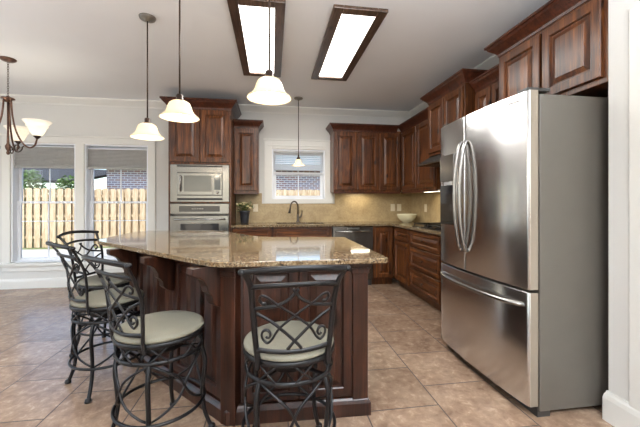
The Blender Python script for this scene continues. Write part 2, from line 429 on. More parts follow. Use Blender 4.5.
# crown moulding at the ceiling
cp = [(0, ZC - .1), (.012, ZC - .1), (.016, ZC - .085), (.04, ZC - .06), (.066, ZC - .03), (.078, ZC - .018), (.082, ZC), (0, ZC)]
MB().moulding([(XR, 1.54), (XR, YW), (XL, YW)][::-1], [(o, z) for o, z in cp]).build('trim_1', 'trim', kind='structure')
# baseboards
MB().box(1.825, .7, 0, 1.835, 1.43, 2.2).build('trim_5', 'trim', kind='structure', bevel=.003)
bp = [(0, 0), (.018, 0), (.018, .10), (.014, .118), (.008, .128), (.006, .135), (0, .135)]
MB().moulding([(XL, YW), (-1.37, YW)], bp).build('baseboard_back', 'trim', kind='structure')
MB().moulding([(XR, 1.54), (1.835, 1.54), (1.835, .62)][::-1], [(-o, z * 1.22) for o, z in bp]).build('baseboard_right', 'trim', kind='structure')

# windows: casing, sash, muntins and glass
def window(idx, a, c, z0, z1, casing, left_jamb):
    r = struct_root('window_%d' % idx, ((a + c) / 2, YW, z0))
    yf = YW + .085                                        # sash plane, set back in the wall
    zm = (z0 + z1) / 2 + .005
    b = MB()
    for (x0, x1) in ((a, a + .022), (c - .022, c)): b.box(x0, YW + .001, z0 + .012, x1, YW + WT, z1 - .022)
    b.box(a, YW + .001, z1 - .022, c, YW + WT, z1); b.box(a, YW + .03, z0, c, YW + WT, z0 + .012)
    b.build('window_jamb', 'vinyl', r)
    s = MB(); e = .044; A, C = a + .022, c - .022
    s.box(A, yf, z0 + .012, A + e, yf + .03, zm + .016); s.box(C - e, yf, z0 + .012, C, yf + .03, zm + .016)
    s.box(A + e, yf, z0 + .012, C - e, yf + .03, z0 + .012 + e); s.box(A + e, yf, zm - .016, C - e, yf + .03, zm + .016)
    s.build('window_lower_sash', 'vinyl', r, bevel=.003)
    s = MB(); y2 = yf + .032
    s.box(A, y2, zm + .017, A + e * .8, y2 + .03, z1 - .022); s.box(C - e * .8, y2, zm + .017, C, y2 + .03, z1 - .022)
    s.box(A + e * .8, y2, z1 - .022 - e, C - e * .8, y2 + .03, z1 - .022)
    s.build('window_upper_sash', 'vinyl', r, bevel=.003)
    mu = MB(); xm = (a + c) / 2
    mu.box(xm - .007, yf + .008, z0 + .05, xm + .007, yf + .02, zm - .016); mu.box(xm - .007, y2 + .008, zm + .017, xm + .007, y2 + .02, z1 - .06)
    if idx < 3:
        zq = z0 + (zm - z0) * .68
        mu.box(A + e, yf + .009, zq - .007, C - e, yf + .019, zq + .007)
    mu.build('window_muntin', 'vinyl', r)
    MB().box(A + e, yf + .012, z0 + .05, C - e, yf + .015, zm - .016).build('window_glass', 'glass', r)
    MB().box(A + e * .8, y2 + .012, zm + .017, C - e * .8, y2 + .015, z1 - .066).build('window_glass', 'glass', r)
    return r
for i, (a, c, z0, z1) in enumerate(wins): window(i + 1, a, c, z0, z1, .09, False)
# flat casing round the dining pair and round the sink window
b = MB()
a, c, z0, z1 = wins[0][0], wins[1][1], .36, 2.05
b.box(a - .10, YW - .018, z0 - .02, a, YW, z1); b.box(c, YW - .018, z0 - .02, c + .10, YW, z1); b.box(wins[0][1], YW - .018, z0 - .02, wins[1][0], YW, z1)
b.box(a - .10, YW - .02, z1, c + .10, YW, z1 + .09); b.box(a - .12, YW - .03, z1 + .09, c + .12, YW, z1 + .112)
b.build('trim_2', 'trim', kind='structure', bevel=.003)
MB().box(a - .13, YW - .05, z0 - .045, c + .13, YW + .03, z0).box(a - .10, YW - .016, z0 - .12, c + .10, YW, z0 - .045).build('trim_3', 'trim', kind='structure', bevel=.004)
b = MB(); a, c, z0, z1 = wins[2]
b.box(a - .12, YW - .02, z0 - .07, a, YW, z1 + .13); b.box(c, YW - .02, z0 - .07, c + .12, YW, z1 + .13)
b.box(a, YW - .02, z1, c, YW, z1 + .13); b.box(a, YW - .02, z0 - .07, c, YW, z0)
b.box(a - .135, YW - .03, z1 + .13, c + .135, YW, z1 + .155); b.box(a - .06, YW - .03, z1 + .045, c + .06, YW - .02, z1 + .062)
b.build('trim_4', 'trim', kind='structure', bevel=.003)

# cellular shades in the dining windows
for nm, (a, c), zt in (('l', (wins[0][0], wins[0][1]), 2.0), ('r', (wins[1][0], wins[1][1]), 1.985)):
    lab = 'grey pleated shade lowered over the left dining window, behind the chandelier' if nm == 'l' else 'grey pleated shade lowered over the right dining window, next to the oven cabinet'
    t = thing('cellular_shade', lab, 'window shade', ((a + c) / 2, YW + .05, 1.70), 0, 'pleated shades in the dining windows')
    n = 13; p, q = [], []
    for i in range(2 * n + 1):
        z = 1.725 + (zt - 1.725) * i / (2 * n); p.append((YW + (.034 if i % 2 else .046), z))
    vs, fs = [], []
    for (y, z) in p: vs += [(a + .025, y, z), (c - .025, y, z)]
    for (y, z) in reversed(p): vs += [(a + .025, y + .014, z), (c - .025, y + .014, z)]
    m = len(p) * 2
    for i in range(m): j = (i + 1) % m; fs.append((2 * i, 2 * i + 1, 2 * j + 1, 2 * j))
    fs.append(tuple(2 * i for i in range(m))); fs.append(tuple(2 * i + 1 for i in range(m)))
    MB().add(vs, fs).build('shade_fabric', 'shade_cloth', t)
    MB().box(a + .025, YW + .03, 1.695, c - .025, YW + .062, 1.725).build('bottom_rail', 'shade_cloth', t, bevel=.004)
    MB().box(a + .025, YW + .03, zt, c - .025, YW + .062, zt + .012).build('top_rail', 'vinyl', t)
# slatted blind in the sink window
t = thing('slatted_blind', 'white slatted blind lowered halfway in the window over the sink', 'blind', (.419, YW + .05, 1.68))
a, c = .026, .812
MB().box(a, YW + .015, 2.0, c, YW + .07, 2.022).build('head_rail', 'slat', t)
b = MB(); z = 1.98
while z > 1.70:
    b.add([(a, YW + .02, z + .012), (c, YW + .02, z + .012), (c, YW + .050, z - .008), (a, YW + .050, z - .008),
           (a, YW + .02, z + .014), (c, YW + .02, z + .014), (c, YW + .050, z - .006), (a, YW + .050, z - .006)],
          [(0, 3, 2, 1), (4, 5, 6, 7), (0, 1, 5, 4), (1, 2, 6, 5), (2, 3, 7, 6), (3, 0, 4, 7)]); z -= .0285
b.build('slat', 'slat', t)
MB().box(a, YW + .022, 1.665, c, YW + .058, 1.685).build('bottom_rail', 'slat', t)
for xx in (a + .12, c - .12): MB().box(xx - .0015, YW + .0125, 1.685, xx + .0015, YW + .0135, 2.0).build('ladder_cord', 'slat', t)

# ------------------------------------------------------------------ cabinets
KZ = .90                      # worktop height
def crown(path, zt, h, out, parent, mat='wood_dark'):
    pr = [(0, zt - h), (.006, zt - h), (.010, zt - h * .82), (out * .35, zt - h * .62), (out * .75, zt - h * .35), (out * .86, zt - h * .2), (out, zt - h * .16), (out, zt), (0, zt)]
    MB().moulding(path, pr).build('crown_moulding', mat, parent)
def knob(parent, x, y, z, d=(0, -1)):
    MB().lathe([(0, .0), (.006, 0), (.006, .012), (.014, .016), (.016, .022), (.012, .028), (0, .03)], 14,
               Matrix.Translation((x, y, z)) @ Vector((d[0], d[1], 0)).to_track_quat('Z', 'Y').to_matrix().to_4x4()).build('knob', 'bronze', parent)
def door(parent, w, h, T, name='cabinet_door', mat='wood_v', fr=.055, raised=True):
    return MB().panel(w, h, T, fr=fr, raised=raised).build(name, mat, parent)

# tall oven cabinet
TX0, TX1, TY = -1.347, -.548, 4.52
t = thing('oven_cabinet', 'tall dark wood cabinet housing the microwave and wall oven', 'cabinet', ((TX0 + TX1) / 2, (TY + YW) / 2, 0))
b = MB().box(TX0, TY, 0, TX0 + .02, YW - .003, 2.47).box(TX1 - .02, TY, 0, TX1, YW - .003, 2.47)
b.box(TX0 + .02, TY + .02, 1.735, TX1 - .02, YW - .003, 2.47).box(TX0 + .02, TY, 1.715, TX1 - .02, TY + .02, 2.47).box(TX0 + .02, YW - .03, .1, TX1 - .02, YW - .003, 1.72)
b.box(TX0 + .02, TY + .07, 0, TX1 - .02, TY + .09, .1).box(TX0 + .02, TY + .02, .1, TX1 - .02, YW - .03, .4).box(TX0 + .02, TY, 1.199, TX1 - .02, YW - .03, 1.212)
b.build('carcass', 'wood_v', t)
wd = (TX1 - TX0 - .05) / 2
for i in range(2): door(t, wd, .695, TR(TX0 + .022 + i * (wd + .006), TY, 1.742), fr=.06)
dd = MB().panel(TX1 - TX0 - .05, .28, TR(TX0 + .025, TY, .11)).build('drawer', 'wood_x', t); knob(dd, (TX0 + TX1) / 2, TY - .02, .25)
crown([(TX0, YW - .003), (TX0, TY), (TX1, TY), (TX1, YW - .003)][::1], 2.575, .125, .085, t)
MB().prism([(TX0 - .08, TY - .08), (TX1 + .08, TY - .08), (TX1 + .08, YW - .004), (TX0 - .08, YW - .004)], 2.565, 2.573).build('top_board', 'wood_dark', t)

def upper(x0, x1, z0, z1, ndoors, name, label, yfront=4.82, back=None, crown_path=None, group=None):
    t = thing(name, label, 'cabinet', ((x0 + x1) / 2, (yfront + YW) / 2, z0), 0, group)
    MB().box(x0, yfront, z0, x1, YW - .003, z1).build('carcass', 'wood_v', t, bevel=.002)
    gap = .016; wdt = (x1 - x0 - gap * (ndoors + 1)) / ndoors
    for i in range(ndoors): door(t, wdt, z1 - z0 - .07, TR(x0 + gap + i * (wdt + gap), yfront, z0 + .03))
    return t
G = 'dark wood wall cabinets'
t = upper(TX1 + .003, -.195, 1.352, 2.31, 1, 'wall_cabinet', 'narrow single door dark wall cabinet between the oven cabinet and the sink window', group=G)
crown([(TX1 + .003, 4.82), (-.195, 4.82), (-.195, YW - .003)], 2.395, .105, .07, t)
MB().box(TX1 + .003, 4.75, 2.385, -.195 + .066, YW - .004, 2.393).build('top_board', 'wood_dark', t)
MB().box(TX1 + .003, 4.815, 1.33, -.195, 4.84, 1.352).build('light_rail', 'wood_dark', t)
UX = 1.99
t = upper(.918, UX, 1.37, 2.31, 3, 'wall_cabinet', 'three door dark wall cabinet on the back wall right of the sink window', group=G)
crown([(.918, YW - .003), (.918, 4.82), (UX - .07, 4.82)], 2.395, .105, .07, t)
MB().box(.918 - .066, 4.752, 2.385, UX, YW - .004, 2.393).build('top_board', 'wood_dark', t)
MB().box(.918, 4.815, 1.345, UX - .02, 4.84, 1.37).build('light_rail', 'wood_dark', t)

def rupper(y0, y1, z0, z1, ndoors, xf, label, name='wall_cabinet', drop=.03, gap=.016, group=G):
    """wall cabinet on the right-hand wall, y0 far end, y1 near end"""
    t = thing(name, label, 'cabinet', ((xf + XR) / 2, (y0 + y1) / 2, z0), 0, group)
    MB().box(xf, y1, z0, XR - .003, y0, z1).build('carcass', 'wood_v', t, bevel=.002)
    L = y0 - y1; wdt = (L - gap * (ndoors + 1)) / ndoors
    for i in range(ndoors): door(t, wdt, z1 - z0 - drop - .04, TR(xf, y0 - gap - i * (wdt + gap), z0 + drop, RW))
    return t
t = rupper(4.79, 3.725, 1.37, 2.31, 2, UX + .002, 'two door dark wall cabinet in the corner, between back wall and range hood')
crown([(UX + .002, 4.815), (UX + .002, 3.725)], 2.395, .105, .07, t)
MB().box(UX - .064, 3.725, 2.385, XR - .004, 4.815, 2.393).build('top_board', 'wood_dark', t)
MB().box(UX - .003, 3.725, 1.345, UX + .02, 4.79, 1.37).build('light_rail', 'wood_dark', t)
HX = 1.885
t = rupper(3.715, 2.965, 1.76, 2.40, 2, HX, 'taller stepped out dark wall cabinet above the range hood')
crown([(XR - .003, 3.715), (HX, 3.715), (HX, 2.965), (XR - .003, 2.965)], 2.495, .105, .075, t)
MB().box(HX - .07, 2.895, 2.485, XR - .004, 3.785, 2.493).build('top_board', 'wood_dark', t)
t = rupper(2.955, 2.45, 1.37, 2.31, 2, UX + .002, 'lower dark wall cabinet recessed between the hood cabinet and the cabinet over the refrigerator')
crown([(UX + .002, 2.955), (UX + .002, 2.44)], 2.395, .105, .07, t)
MB().box(UX - .064, 2.45, 2.385, XR - .004, 2.89, 2.393).build('top_board', 'wood_dark', t)
FX = 1.845
t = rupper(2.425, 1.55, 1.875, 2.41, 2, FX, 'deep dark wood cabinet over the stainless refrigerator', drop=.035, gap=.025)
crown([(XR - .003, 2.425), (FX, 2.425), (FX, 1.55)], 2.50, .105, .08, t)
MB().box(FX - .075, 1.55, 2.49, XR - .004, 2.50, 2.498).build('top_board', 'wood_dark', t)

# base cabinets
def base(x0, x1, label, fronts, name='base_cabinet', yf=4.55):
    t = thing(name, label, 'cabinet', ((x0 + x1) / 2, (yf + YW) / 2, 0), 0, 'dark wood base cabinets')
    b = MB().box(x0, yf, .1, x1, yf + .02, .868).box(x0, yf + .02, .1, x0 + .018, YW - .003, .868).box(x1 - .018, yf + .02, .1, x1, YW - .003, .868)
    b.box(x0 + .018, yf + .02, .1, x1 - .018, YW - .003, .118).box(x0, yf + .075, 0, x1, yf + .09, .1)
    b.build('carcass', 'wood_v', t)
    for (kind, a, c, za, zb) in fronts:
        if kind == 'drawer':
            d = MB().panel(c - a, zb - za, TR(a, yf, za), fr=.03, raised=False).build('drawer', 'wood_x', t)
        else:
            d = door(t, c - a, zb - za, TR(a, yf, za))
    return t
base(TX1 + .003, .84, 'long dark sink cabinet below the sink window with a row of drawer fronts', [('drawer', -.52, -.02, .70, .845), ('drawer', .03, .80, .70, .845),
     ('door', -.52, -.28, .12, .68), ('door', -.27, -.02, .12, .68), ('door', .03, .41, .12, .68), ('door', .42, .80, .12, .68)])
base(1.452, 1.76, 'narrow dark corner cabinet with one door, right of the dishwasher', [('door', 1.475, 1.735, .12, .845)])
RX = 1.775
def rbase(y0, y1, label, fronts):
    t = thing('base_cabinet', label, 'cabinet', ((RX + XR) / 2, (y0 + y1) / 2, 0), 0, 'dark wood base cabinets')
    b = MB().box(RX, y1, .1, RX + .02, y0, .868).box(RX + .02, y1, .1, XR - .003, y1 + .018, .868).box(RX + .02, y0 - .018, .1, XR - .003, y0, .868)
    b.box(RX + .02, y1 + .018, .1, XR - .003, y0 - .018, .118).box(RX + .075, y1, 0, RX + .09, y0, .1)
    b.build('carcass', 'wood_v', t)
    for (kind, ya, yb, za, zb) in fronts:
        T = TR(RX, ya, za, RW)
        if kind == 'drawer':
            d = MB().panel(ya - yb, zb - za, T, fr=.04).build('drawer', 'wood_y', t)
            knob(d, RX - .02, (ya + yb) / 2, (za + zb) / 2, (-1, 0))
        else:
            d = door(t, ya - yb, zb - za, T)
            knob(d, RX - .02, yb + .03, zb - .06, (-1, 0))
rbase(4.53, 4.005, 'dark base cabinet with one drawer over a door, nearest the back corner', [('drawer', 4.51, 4.025, .685, .845), ('door', 4.51, 4.025, .12, .665)])
rbase(4.002, 3.20, 'dark base cabinet of three wide stacked drawers under the cooktop', [('drawer', 3.98, 3.225, .655, .845), ('drawer', 3.98, 3.225, .385, .635), ('drawer', 3.98, 3.225, .12, .365)])
rbase(3.197, 2.66, 'dark base cabinet half hidden behind the refrigerator', [('drawer', 3.18, 2.68, .685, .845), ('door', 3.18, 2.68, .12, .665)])

# worktop with sink cut-out (one continuous L)
t = thing('kitchen_worktop', 'speckled granite worktop running along the back wall and the right wall', 'worktop', (.6, 4.83, .87))
SX0, SX1, SY0, SY1 = .06, .76, 4.66, 5.02
b = MB().box(TX1 + .004, 4.50, .87, SX0, YW - .016, KZ).box(SX0, 4.50, .87, SX1, SY0, KZ).box(SX0, SY1, .87, SX1, YW - .016, KZ)
b.box(SX1, 4.50, .87, 1.72, YW - .016, KZ).box(1.72, 2.66, .87, XR - .016, YW - .016, KZ)
b.build('worktop_slab', 'granite', t)
MB().box(SX0 + .002, SY0 + .002, .70, SX1 - .002, SY0 + .01, .885).box(SX0 + .002, SY1 - .01, .70, SX1 - .002, SY1 - .002, .885).box(SX0 + .002, SY0 + .01, .70, SX0 + .01, SY1 - .01, .885).box(SX1 - .01, SY0 + .01, .70, SX1 - .002, SY1 - .01, .885).box(SX0 + .002, SY0 + .002, .692, SX1 - .002, SY1 - .002, .70).build('sink_basin', 'steel_trim', t)
b = MB().box(TX1 + .004, YW - .014, KZ - .03, -.155, YW - .001, 1.352).box(-.155, YW - .014, KZ - .03, .993, YW - .001, 1.19).box(.993, YW - .014, KZ - .03, XR - .001, YW - .001, 1.37)
b.box(XR - .014, 2.60, KZ - .03, XR - .001, YW - .014, 1.37).box(XR - .014, 2.98, 1.37, XR - .001, 3.70, 1.74)
b.build('wall_backsplash', 'splash', kind='structure')

# ------------------------------------------------------------------ appliances
# microwave with its steel trim frame
mx0, mx1 = TX0 + .026, TX1 - .026
t = thing('microwave', 'stainless steel microwave set in the cabinet above the wall oven', 'microwave', ((mx0 + mx1) / 2, TY + .2, 1.215))
z0, z1 = 1.216, 1.708; yf = TY - .012
b = MB().box(mx0, yf, z0, mx0 + .085, TY + .01, z1).box(mx1 - .085, yf, z0, mx1, TY + .01, z1).box(mx0 + .085, yf, z1 - .105, mx1 - .085, TY + .01, z1 - .028)
b.box(mx0 + .085, yf, z0, mx1 - .085, TY + .01, z0 + .022).box(mx0 + .085, yf, z0 + .048, mx1 - .085, TY + .01, z0 + .085).box(mx0 + .085, yf, z1 - .012, mx1 - .085, TY + .01, z1)
b.build('trim_frame', 'steel_trim', t, bevel=.002)
for zz, za, zc in ((z0 + .035, z0 + .022, z0 + .048), (z1 - .02, z1 - .028, z1 - .012)):
    b = MB().box(mx0 + .085, yf + .013, za, mx1 - .085, TY + .01, zc)
    for k in range(3): b.box(mx0 + .085, yf + .006, zz - .009 + k * .008, mx1 - .085, yf + .014, zz - .005 + k * .008)
    b.build('vent_grille', 'dark_plastic', t)
MB().box(mx0 + .03, TY + .012, z0 + .01, mx1 - .03, TY + .42, z1 - .02).build('oven_body', 'dark_plastic', t)
ix0, ix1, iz0, iz1 = mx0 + .09, mx1 - .09, z0 + .09, z1 - .11
MB().box(ix0, yf - .014, iz0, ix1 - .115, yf + .01, iz1).build('door', 'steel_trim', t, bevel=.004)
dr = [o for o in t.children if o.name.startswith('door')][0]
MB().box(ix0 + .085, yf - .017, iz0 + .045, ix1 - .13, yf - .0145, iz1 - .035).build('door_window', 'mw_glass', dr)
b = MB().tube([(ix0 + .045, yf - .014, iz0 + .05), (ix0 + .045, yf - .05, iz0 + .065), (ix0 + .045, yf - .05, iz1 - .055), (ix0 + .045, yf - .014, iz1 - .04)], .009, 10)
b.build('handle', 'chrome', dr)
MB().box(ix1 - .113, yf - .012, iz0, ix1, yf + .01, iz1).build('control_side', 'steel_trim', t, bevel=.003)
MB().box(ix1 - .098, yf - .015, iz0 + .07, ix1 - .018, yf - .0125, iz1 - .03).build('control_panel', 'display', t, bevel=.001)
MB().lathe([(0, 0), (.018, 0), (.018, .014), (0, .016)], 18, Matrix.Translation((ix1 - .057, yf - .012, iz0 + .035)) @ Matrix.Rotation(PI / 2, 4, 'X')).build('door_button', 'chrome', t)

# wall oven
t = thing('wall_oven', 'stainless steel wall oven below the microwave', 'oven', ((mx0 + mx1) / 2, TY + .2, .42))
z0, z1 = .42, 1.192
MB().box(mx0, TY + .012, z0, mx1, TY + .5, z1).build('oven_body', 'dark_plastic', t)
MB().box(mx0, yf, 1.055, mx1, TY + .01, z1).build('control_fascia', 'steel_trim', t, bevel=.004)
MB().box(mx0 + .11, yf - .004, 1.085, mx1 - .12, yf - .0005, 1.16).build('control_display', 'display', t, bevel=.001)
b = MB()
for k in range(7): b.box(mx0 + .27 + k * .022, yf - .006, 1.118, mx0 + .283 + k * .022, yf - .0042, 1.128)
b.build('button', 'pewter', t)
dv = MB().box(mx0, yf - .02, z0 + .01, mx1, TY + .01, 1.03).build('oven_door', 'steel_trim', t, bevel=.005)
MB().box(mx0 + .13, yf - .023, z0 + .13, mx1 - .13, yf - .0205, .925).build('door_window', 'oven_glass', dv)
MB().tube([(mx0 + .05, yf - .02, .985), (mx0 + .06, yf - .065, .985), (mx1 - .06, yf - .065, .985), (mx1 - .05, yf - .02, .985)], .011, 12).build('handle', 'chrome', dv)
MB().box(mx0 + .02, yf + .004, 1.031, mx1 - .02, TY + .01, 1.054).build('vent_slot', 'black_glass', t)

# dishwasher
t = thing('dishwasher', 'stainless steel dishwasher under the worktop right of the sink', 'dishwasher', (1.146, 4.8, 0))
MB().box(.846, 4.56, .1, 1.446, 5.08, .865).build('tub', 'dark_plastic', t)
d = MB().box(.848, 4.525, .105, 1.444, 4.558, .865).build('dishwasher_door', 'steel_trim', t, bevel=.006)
MB().tube([(.90, 4.525, .795), (.905, 4.485, .795), (1.387, 4.485, .795), (1.392, 4.525, .795)], .012, 12).build('handle', 'chrome', d)
MB().box(1.06, 4.522, .826, 1.24, 4.5248, .846).build('control_display', 'pewter', d)
MB().box(.85, 4.60, 0, 1.442, 4.62, .098).build('toe_kick', 'dark_plastic', t)

# range hood, cooktop
t = thing('range_hood', 'slim steel range hood under the taller stepped out wall cabinet', 'range hood', (1.98, 3.34, 1.62))
MB().add([(1.74, 2.97, 1.66), (1.74, 3.71, 1.66), (XR - .02, 3.71, 1.66), (XR - .02, 2.97, 1.66), (1.90, 2.97, 1.757), (1.90, 3.71, 1.757), (XR - .02, 3.71, 1.757), (XR - .02, 2.97, 1.757)],
         [(0, 1, 2, 3), (4, 7, 6, 5), (0, 4, 5, 1), (1, 5, 6, 2), (2, 6, 7, 3), (3, 7, 4, 0)]).build('hood_shell', 'dark_plastic', t, bevel=.003)
MB().box(1.735, 2.965, 1.638, XR - .02, 3.715, 1.6595).build('hood_lip', 'nickel', t, bevel=.003)
MB().box(1.85, 3.05, 1.635, 2.2, 3.63, 1.6375).build('grease_filter', 'pewter', t)
t = thing('gas_cooktop', 'black gas cooktop with iron grates set in the right hand worktop', 'cooktop', (2.0, 3.6, KZ))
MB().box(1.79, 3.24, KZ + .0005, 2.24, 3.98, KZ + .012).build('cooktop_plate', 'black_glass', t, bevel=.004)
for (cx, cy) in ((1.92, 3.42), (2.12, 3.42), (1.92, 3.8), (2.12, 3.8)):
    MB().lathe([(0, 0), (.05, 0), (.05, .01), (.035, .012), (.035, .02), (0, .022)], 20, TR(cx, cy, KZ + .0125)).build('burner', 'iron', t)
for cy in (3.42, 3.8):
    b = MB()
    for dy in (-.16, 0, .16): b.box(1.81, cy + dy - .005, KZ + .034, 2.22, cy + dy + .005, KZ + .046)
    for xx in (1.815, 2.02, 2.215): b.box(xx - .005, cy - .165, KZ + .034, xx + .005, cy + .165, KZ + .046)
    for dx in (1.815, 2.215):
        for dy in (-.16, .16): b.box(dx - .006, cy + dy - .006, KZ + .0125, dx + .006, cy + dy + .006, KZ + .036)
    b.build('grate', 'iron', t)

# refrigerator: french doors over a freezer drawer
FY0, FY1 = 1.612, 2.572; ym = 2.178
t = thing('refrigerator', 'stainless steel french door refrigerator with bottom freezer drawer', 'refrigerator', (1.86, (FY0 + FY1) / 2, 0))
MB().box(1.476, FY0, .035, 2.26, FY1, 1.81).build('cabinet_body', 'fridge_side', t, bevel=.006)
def bowed(y0, y1, z0, z1, name, mat='steel', bow=.030, x_edge=1.411):
    """door skin bowed across the whole refrigerator's width, rounded at its edges"""
    n = 64; vs, fs = [], []; c = (FY0 + FY1) / 2; H = (FY1 - FY0) / 2; poly = []
    for i in range(n + 1):
        y = y0 + (y1 - y0) * i / n; u = (y - c) / H
        x = x_edge - bow * (1 - abs(u) ** 2.4)
        e = min(y - y0, y1 - y); x += .006 * max(0, 1 - e / .007) ** 2
        poly.append((x, y))
    poly += [(1.468, y1), (1.468, y0)]
    ob = MB().prism(poly, z0, z1).build(name, mat, t, bevel=.003)
    ob.data.materials.append(M['door_edge'])
    for p in ob.data.polygons:
        if abs(p.normal.y) > .8: p.material_index = 1
    for p in ob.data.polygons: p.use_smooth = abs(p.normal.z) < .5 and p.normal.x < -.3
    return ob
dl = bowed(ym + .003, FY1, .715, 1.83, 'refrigerator_door')
drr = bowed(FY0, ym - .003, .715, 1.83, 'refrigerator_door')
fz = bowed(FY0, FY1, .065, .700, 'freezer_drawer')
MB().box(1.47, FY0 + .01, .0, 1.55, FY1 - .01, .06).build('toe_grille', 'dark_plastic', t)
for yy in (FY0 + .02, FY1 - .10): MB().box(1.418, yy, 1.8305, 1.56, yy + .08, 1.852).build('hinge_cover', 'dark_plastic', t, bevel=.004)
for yy in (FY0 + .05, FY1 - .05): MB().box(2.1, yy - .02, 0, 2.16, yy + .02, .034).build('foot', 'dark_plastic', t)
def skin_x(y):
    u = (y - (FY0 + FY1) / 2) / ((FY1 - FY0) / 2); return 1.411 - .030 * (1 - abs(u) ** 2.4)
for (par, yy, s) in ((dl, ym + .033, 1), (drr, ym - .033, -1)):
    xs = skin_x(yy); pts = []
    for i in range(17):
        q = i / 16; z = .86 + (1.64 - .86) * q
        pts.append((xs - .012 - .050 * math.sin(PI * min(1, max(0, (q * 1.0)))) ** .6, yy, z))
    pts = [(xs + .004, yy, .86)] + pts + [(xs + .004, yy, 1.64)]
    MB().tube(pts, .0135, 10).build('handle', 'chrome', par)
pts = []
for i in range(17):
    q = i / 16; y = FY1 - .05 - (FY1 - FY0 - .10) * q
    pts.append((skin_x(y) - .012 - .05 * math.sin(PI * q) ** .5, y, .625))
pts = [(skin_x(FY1 - .05) + .004, FY1 - .05, .625)] + pts + [(skin_x(FY0 + .05) + .004, FY0 + .05, .625)]
MB().tube(pts, .0135, 10).build('handle', 'chrome', fz)
# water and ice dispenser in the far door
dy0, dy1 = 2.31, 2.53; dx = 1.432
dp = MB().box(skin_x(dy1) - .004, dy0, 1.02, 1.45, dy1, 1.60).build('dispenser_frame', 'chrome', dl, bevel=.003)
MB().box(skin_x(dy0) - .006, dy0 + .012, 1.03, skin_x(dy0) + .02, dy1 - .012, 1.34).build('dispenser_recess', 'black_glass', dl)
MB().box(skin_x(dy0) - .008, dy0 + .012, 1.375, skin_x(dy0) + .02, dy1 - .012, 1.58).build('dispenser_display', 'steel_trim', dl)
# maker's lettering on the near door
tc = bpy.data.curves.new('lettering', 'FONT'); tc.body = 'SAMSUNG'; tc.size = .023; tc.extrude = .0006; tc.align_x = 'CENTER'
to = bpy.data.objects.new('lettering_curve', tc); COL.objects.link(to)
bpy.context.view_layer.update()
me = bpy.data.meshes.new_from_object(to.evaluated_get(bpy.context.evaluated_depsgraph_get()))
bpy.data.objects.remove(to)
yl = 1.715; sl = math.atan((skin_x(yl + .04) - skin_x(yl - .04)) / .08)
Tm = Matrix.Translation(Vector((skin_x(yl) - .0012, yl, 1.778)) - Vector(t.location)) @ Matrix.Rotation(-PI / 2 - sl, 4, 'Z') @ Matrix.Rotation(PI / 2, 4, 'X') @ Matrix.Diagonal((.92, 1, 1, 1))
me.transform(Tm); me.materials.clear(); me.materials.append(M['pewter'])
lo = bpy.data.objects.new('lettering', me); COL.objects.link(lo); lo.parent = drr

# ------------------------------------------------------------------ island
IB = [(-.235, 1.825), (.53, 1.80), (.53, 2.62), (-.10, 2.78), (-.58, 3.46), (-.86, 3.48), (-1.06, 2.70)]
icx, icy = -.3, 2.5
isl = thing('kitchen_island', 'dark mahogany kitchen island base with framed panels and carved corbels', 'kitchen island', (icx, icy, 0))
def inset(poly, d):
    out = []; n = len(poly)
    for i in range(n):
        p0, p1, p2 = Vector(poly[i - 1]), Vector(poly[i]), Vector(poly[(i + 1) % n])
        a, c = (p1 - p0).normalized(), (p2 - p1).normalized(); na, nc = Vector((-a.y, a.x)), Vector((-c.y, c.x))
        h = (na + nc).normalized(); h /= max(.3, h.dot(na)); out.append(tuple(p1 + h * d))
    return out
MB().prism(inset(IB, .022), .0, .873).build('island_core', 'isl_v', isl)
def face(P, Q):
    P, Q = Vector(P), Vector(Q); d = Q - P
    return Matrix.Translation((P.x, P.y, 0)) @ Matrix.Rotation(math.atan2(d.y, d.x), 4, 'Z'), d.length
def wainscot(P, Q, bays, post=.06):
    T, L = face(P, Q)
    T0 = T @ Matrix.Translation((0, .022, 0))
    wb = (L - post * 2) / bays
    for i in range(bays):
        MB().panel(wb - .004, .76, T0 @ Matrix.Translation((post + wb * i + .002, 0, .10)), t=.022, fr=.05).build('side_panel', 'isl_v', isl)
L_FAR, CORN, R_NEAR, R_FAR = IB[6], IB[0], IB[1], IB[2]
wainscot(L_FAR, CORN, 4); wainscot(CORN, R_NEAR, 2, .075); wainscot(R_NEAR, R_FAR, 2)
# corner posts
for (px, py, rz) in ((CORN[0] + .016, CORN[1] + .022, -.42), (R_NEAR[0] - .034, R_NEAR[1] + .034, 0), (L_FAR[0] + .02, L_FAR[1] + .03, -.8)):
    b = MB().box(-.045, -.045, 0, .045, .045, .866, TR(px, py, 0, rz)); b.box(-.05, -.05, .80, .05, .05, .83, TR(px, py, 0, rz))
    b.build('corner_post', 'isl_v', isl, bevel=.004)
MB().moulding([L_FAR, CORN, R_NEAR, R_FAR], [(-.02, 0), (.024, 0), (.024, .07), (.016, .085), (.008, .095), (-.02, .095)]).build('base_moulding', 'isl_v', isl)
MB().moulding([L_FAR, CORN, R_NEAR, R_FAR], [(-.02, .83), (.008, .83), (.014, .845), (.024, .872), (-.02, .872)]).build('top_moulding', 'isl_v', isl)
def corbel(P, Q, s, depth=.185, hgt=.235, th=.065):
    T, L = face(P, Q)
    pr = [(0, 0), (1, 0), (1, -.15), (.93, -.19), (.80, -.22), (.66, -.31), (.56, -.45), (.53, -.58), (.43, -.65), (.38, -.72), (.36, -.84), (.26, -.93), (.10, -1), (0, -1)]
    vs, fs = [], []; n = len(pr)
    for x in (-th / 2, th / 2): vs += [(s + x, -o * depth - .008, .866 + z * hgt) for o, z in pr]
    fs = [tuple(range(n)), tuple(range(2 * n - 1, n - 1, -1))] + [(i, (i + 1) % n, n + (i + 1) % n, n + i) for i in range(n)]
    return MB().add(vs, fs, T).build('corbel', 'isl_v', isl, bevel=.004)
_, LL = face(L_FAR, CORN)
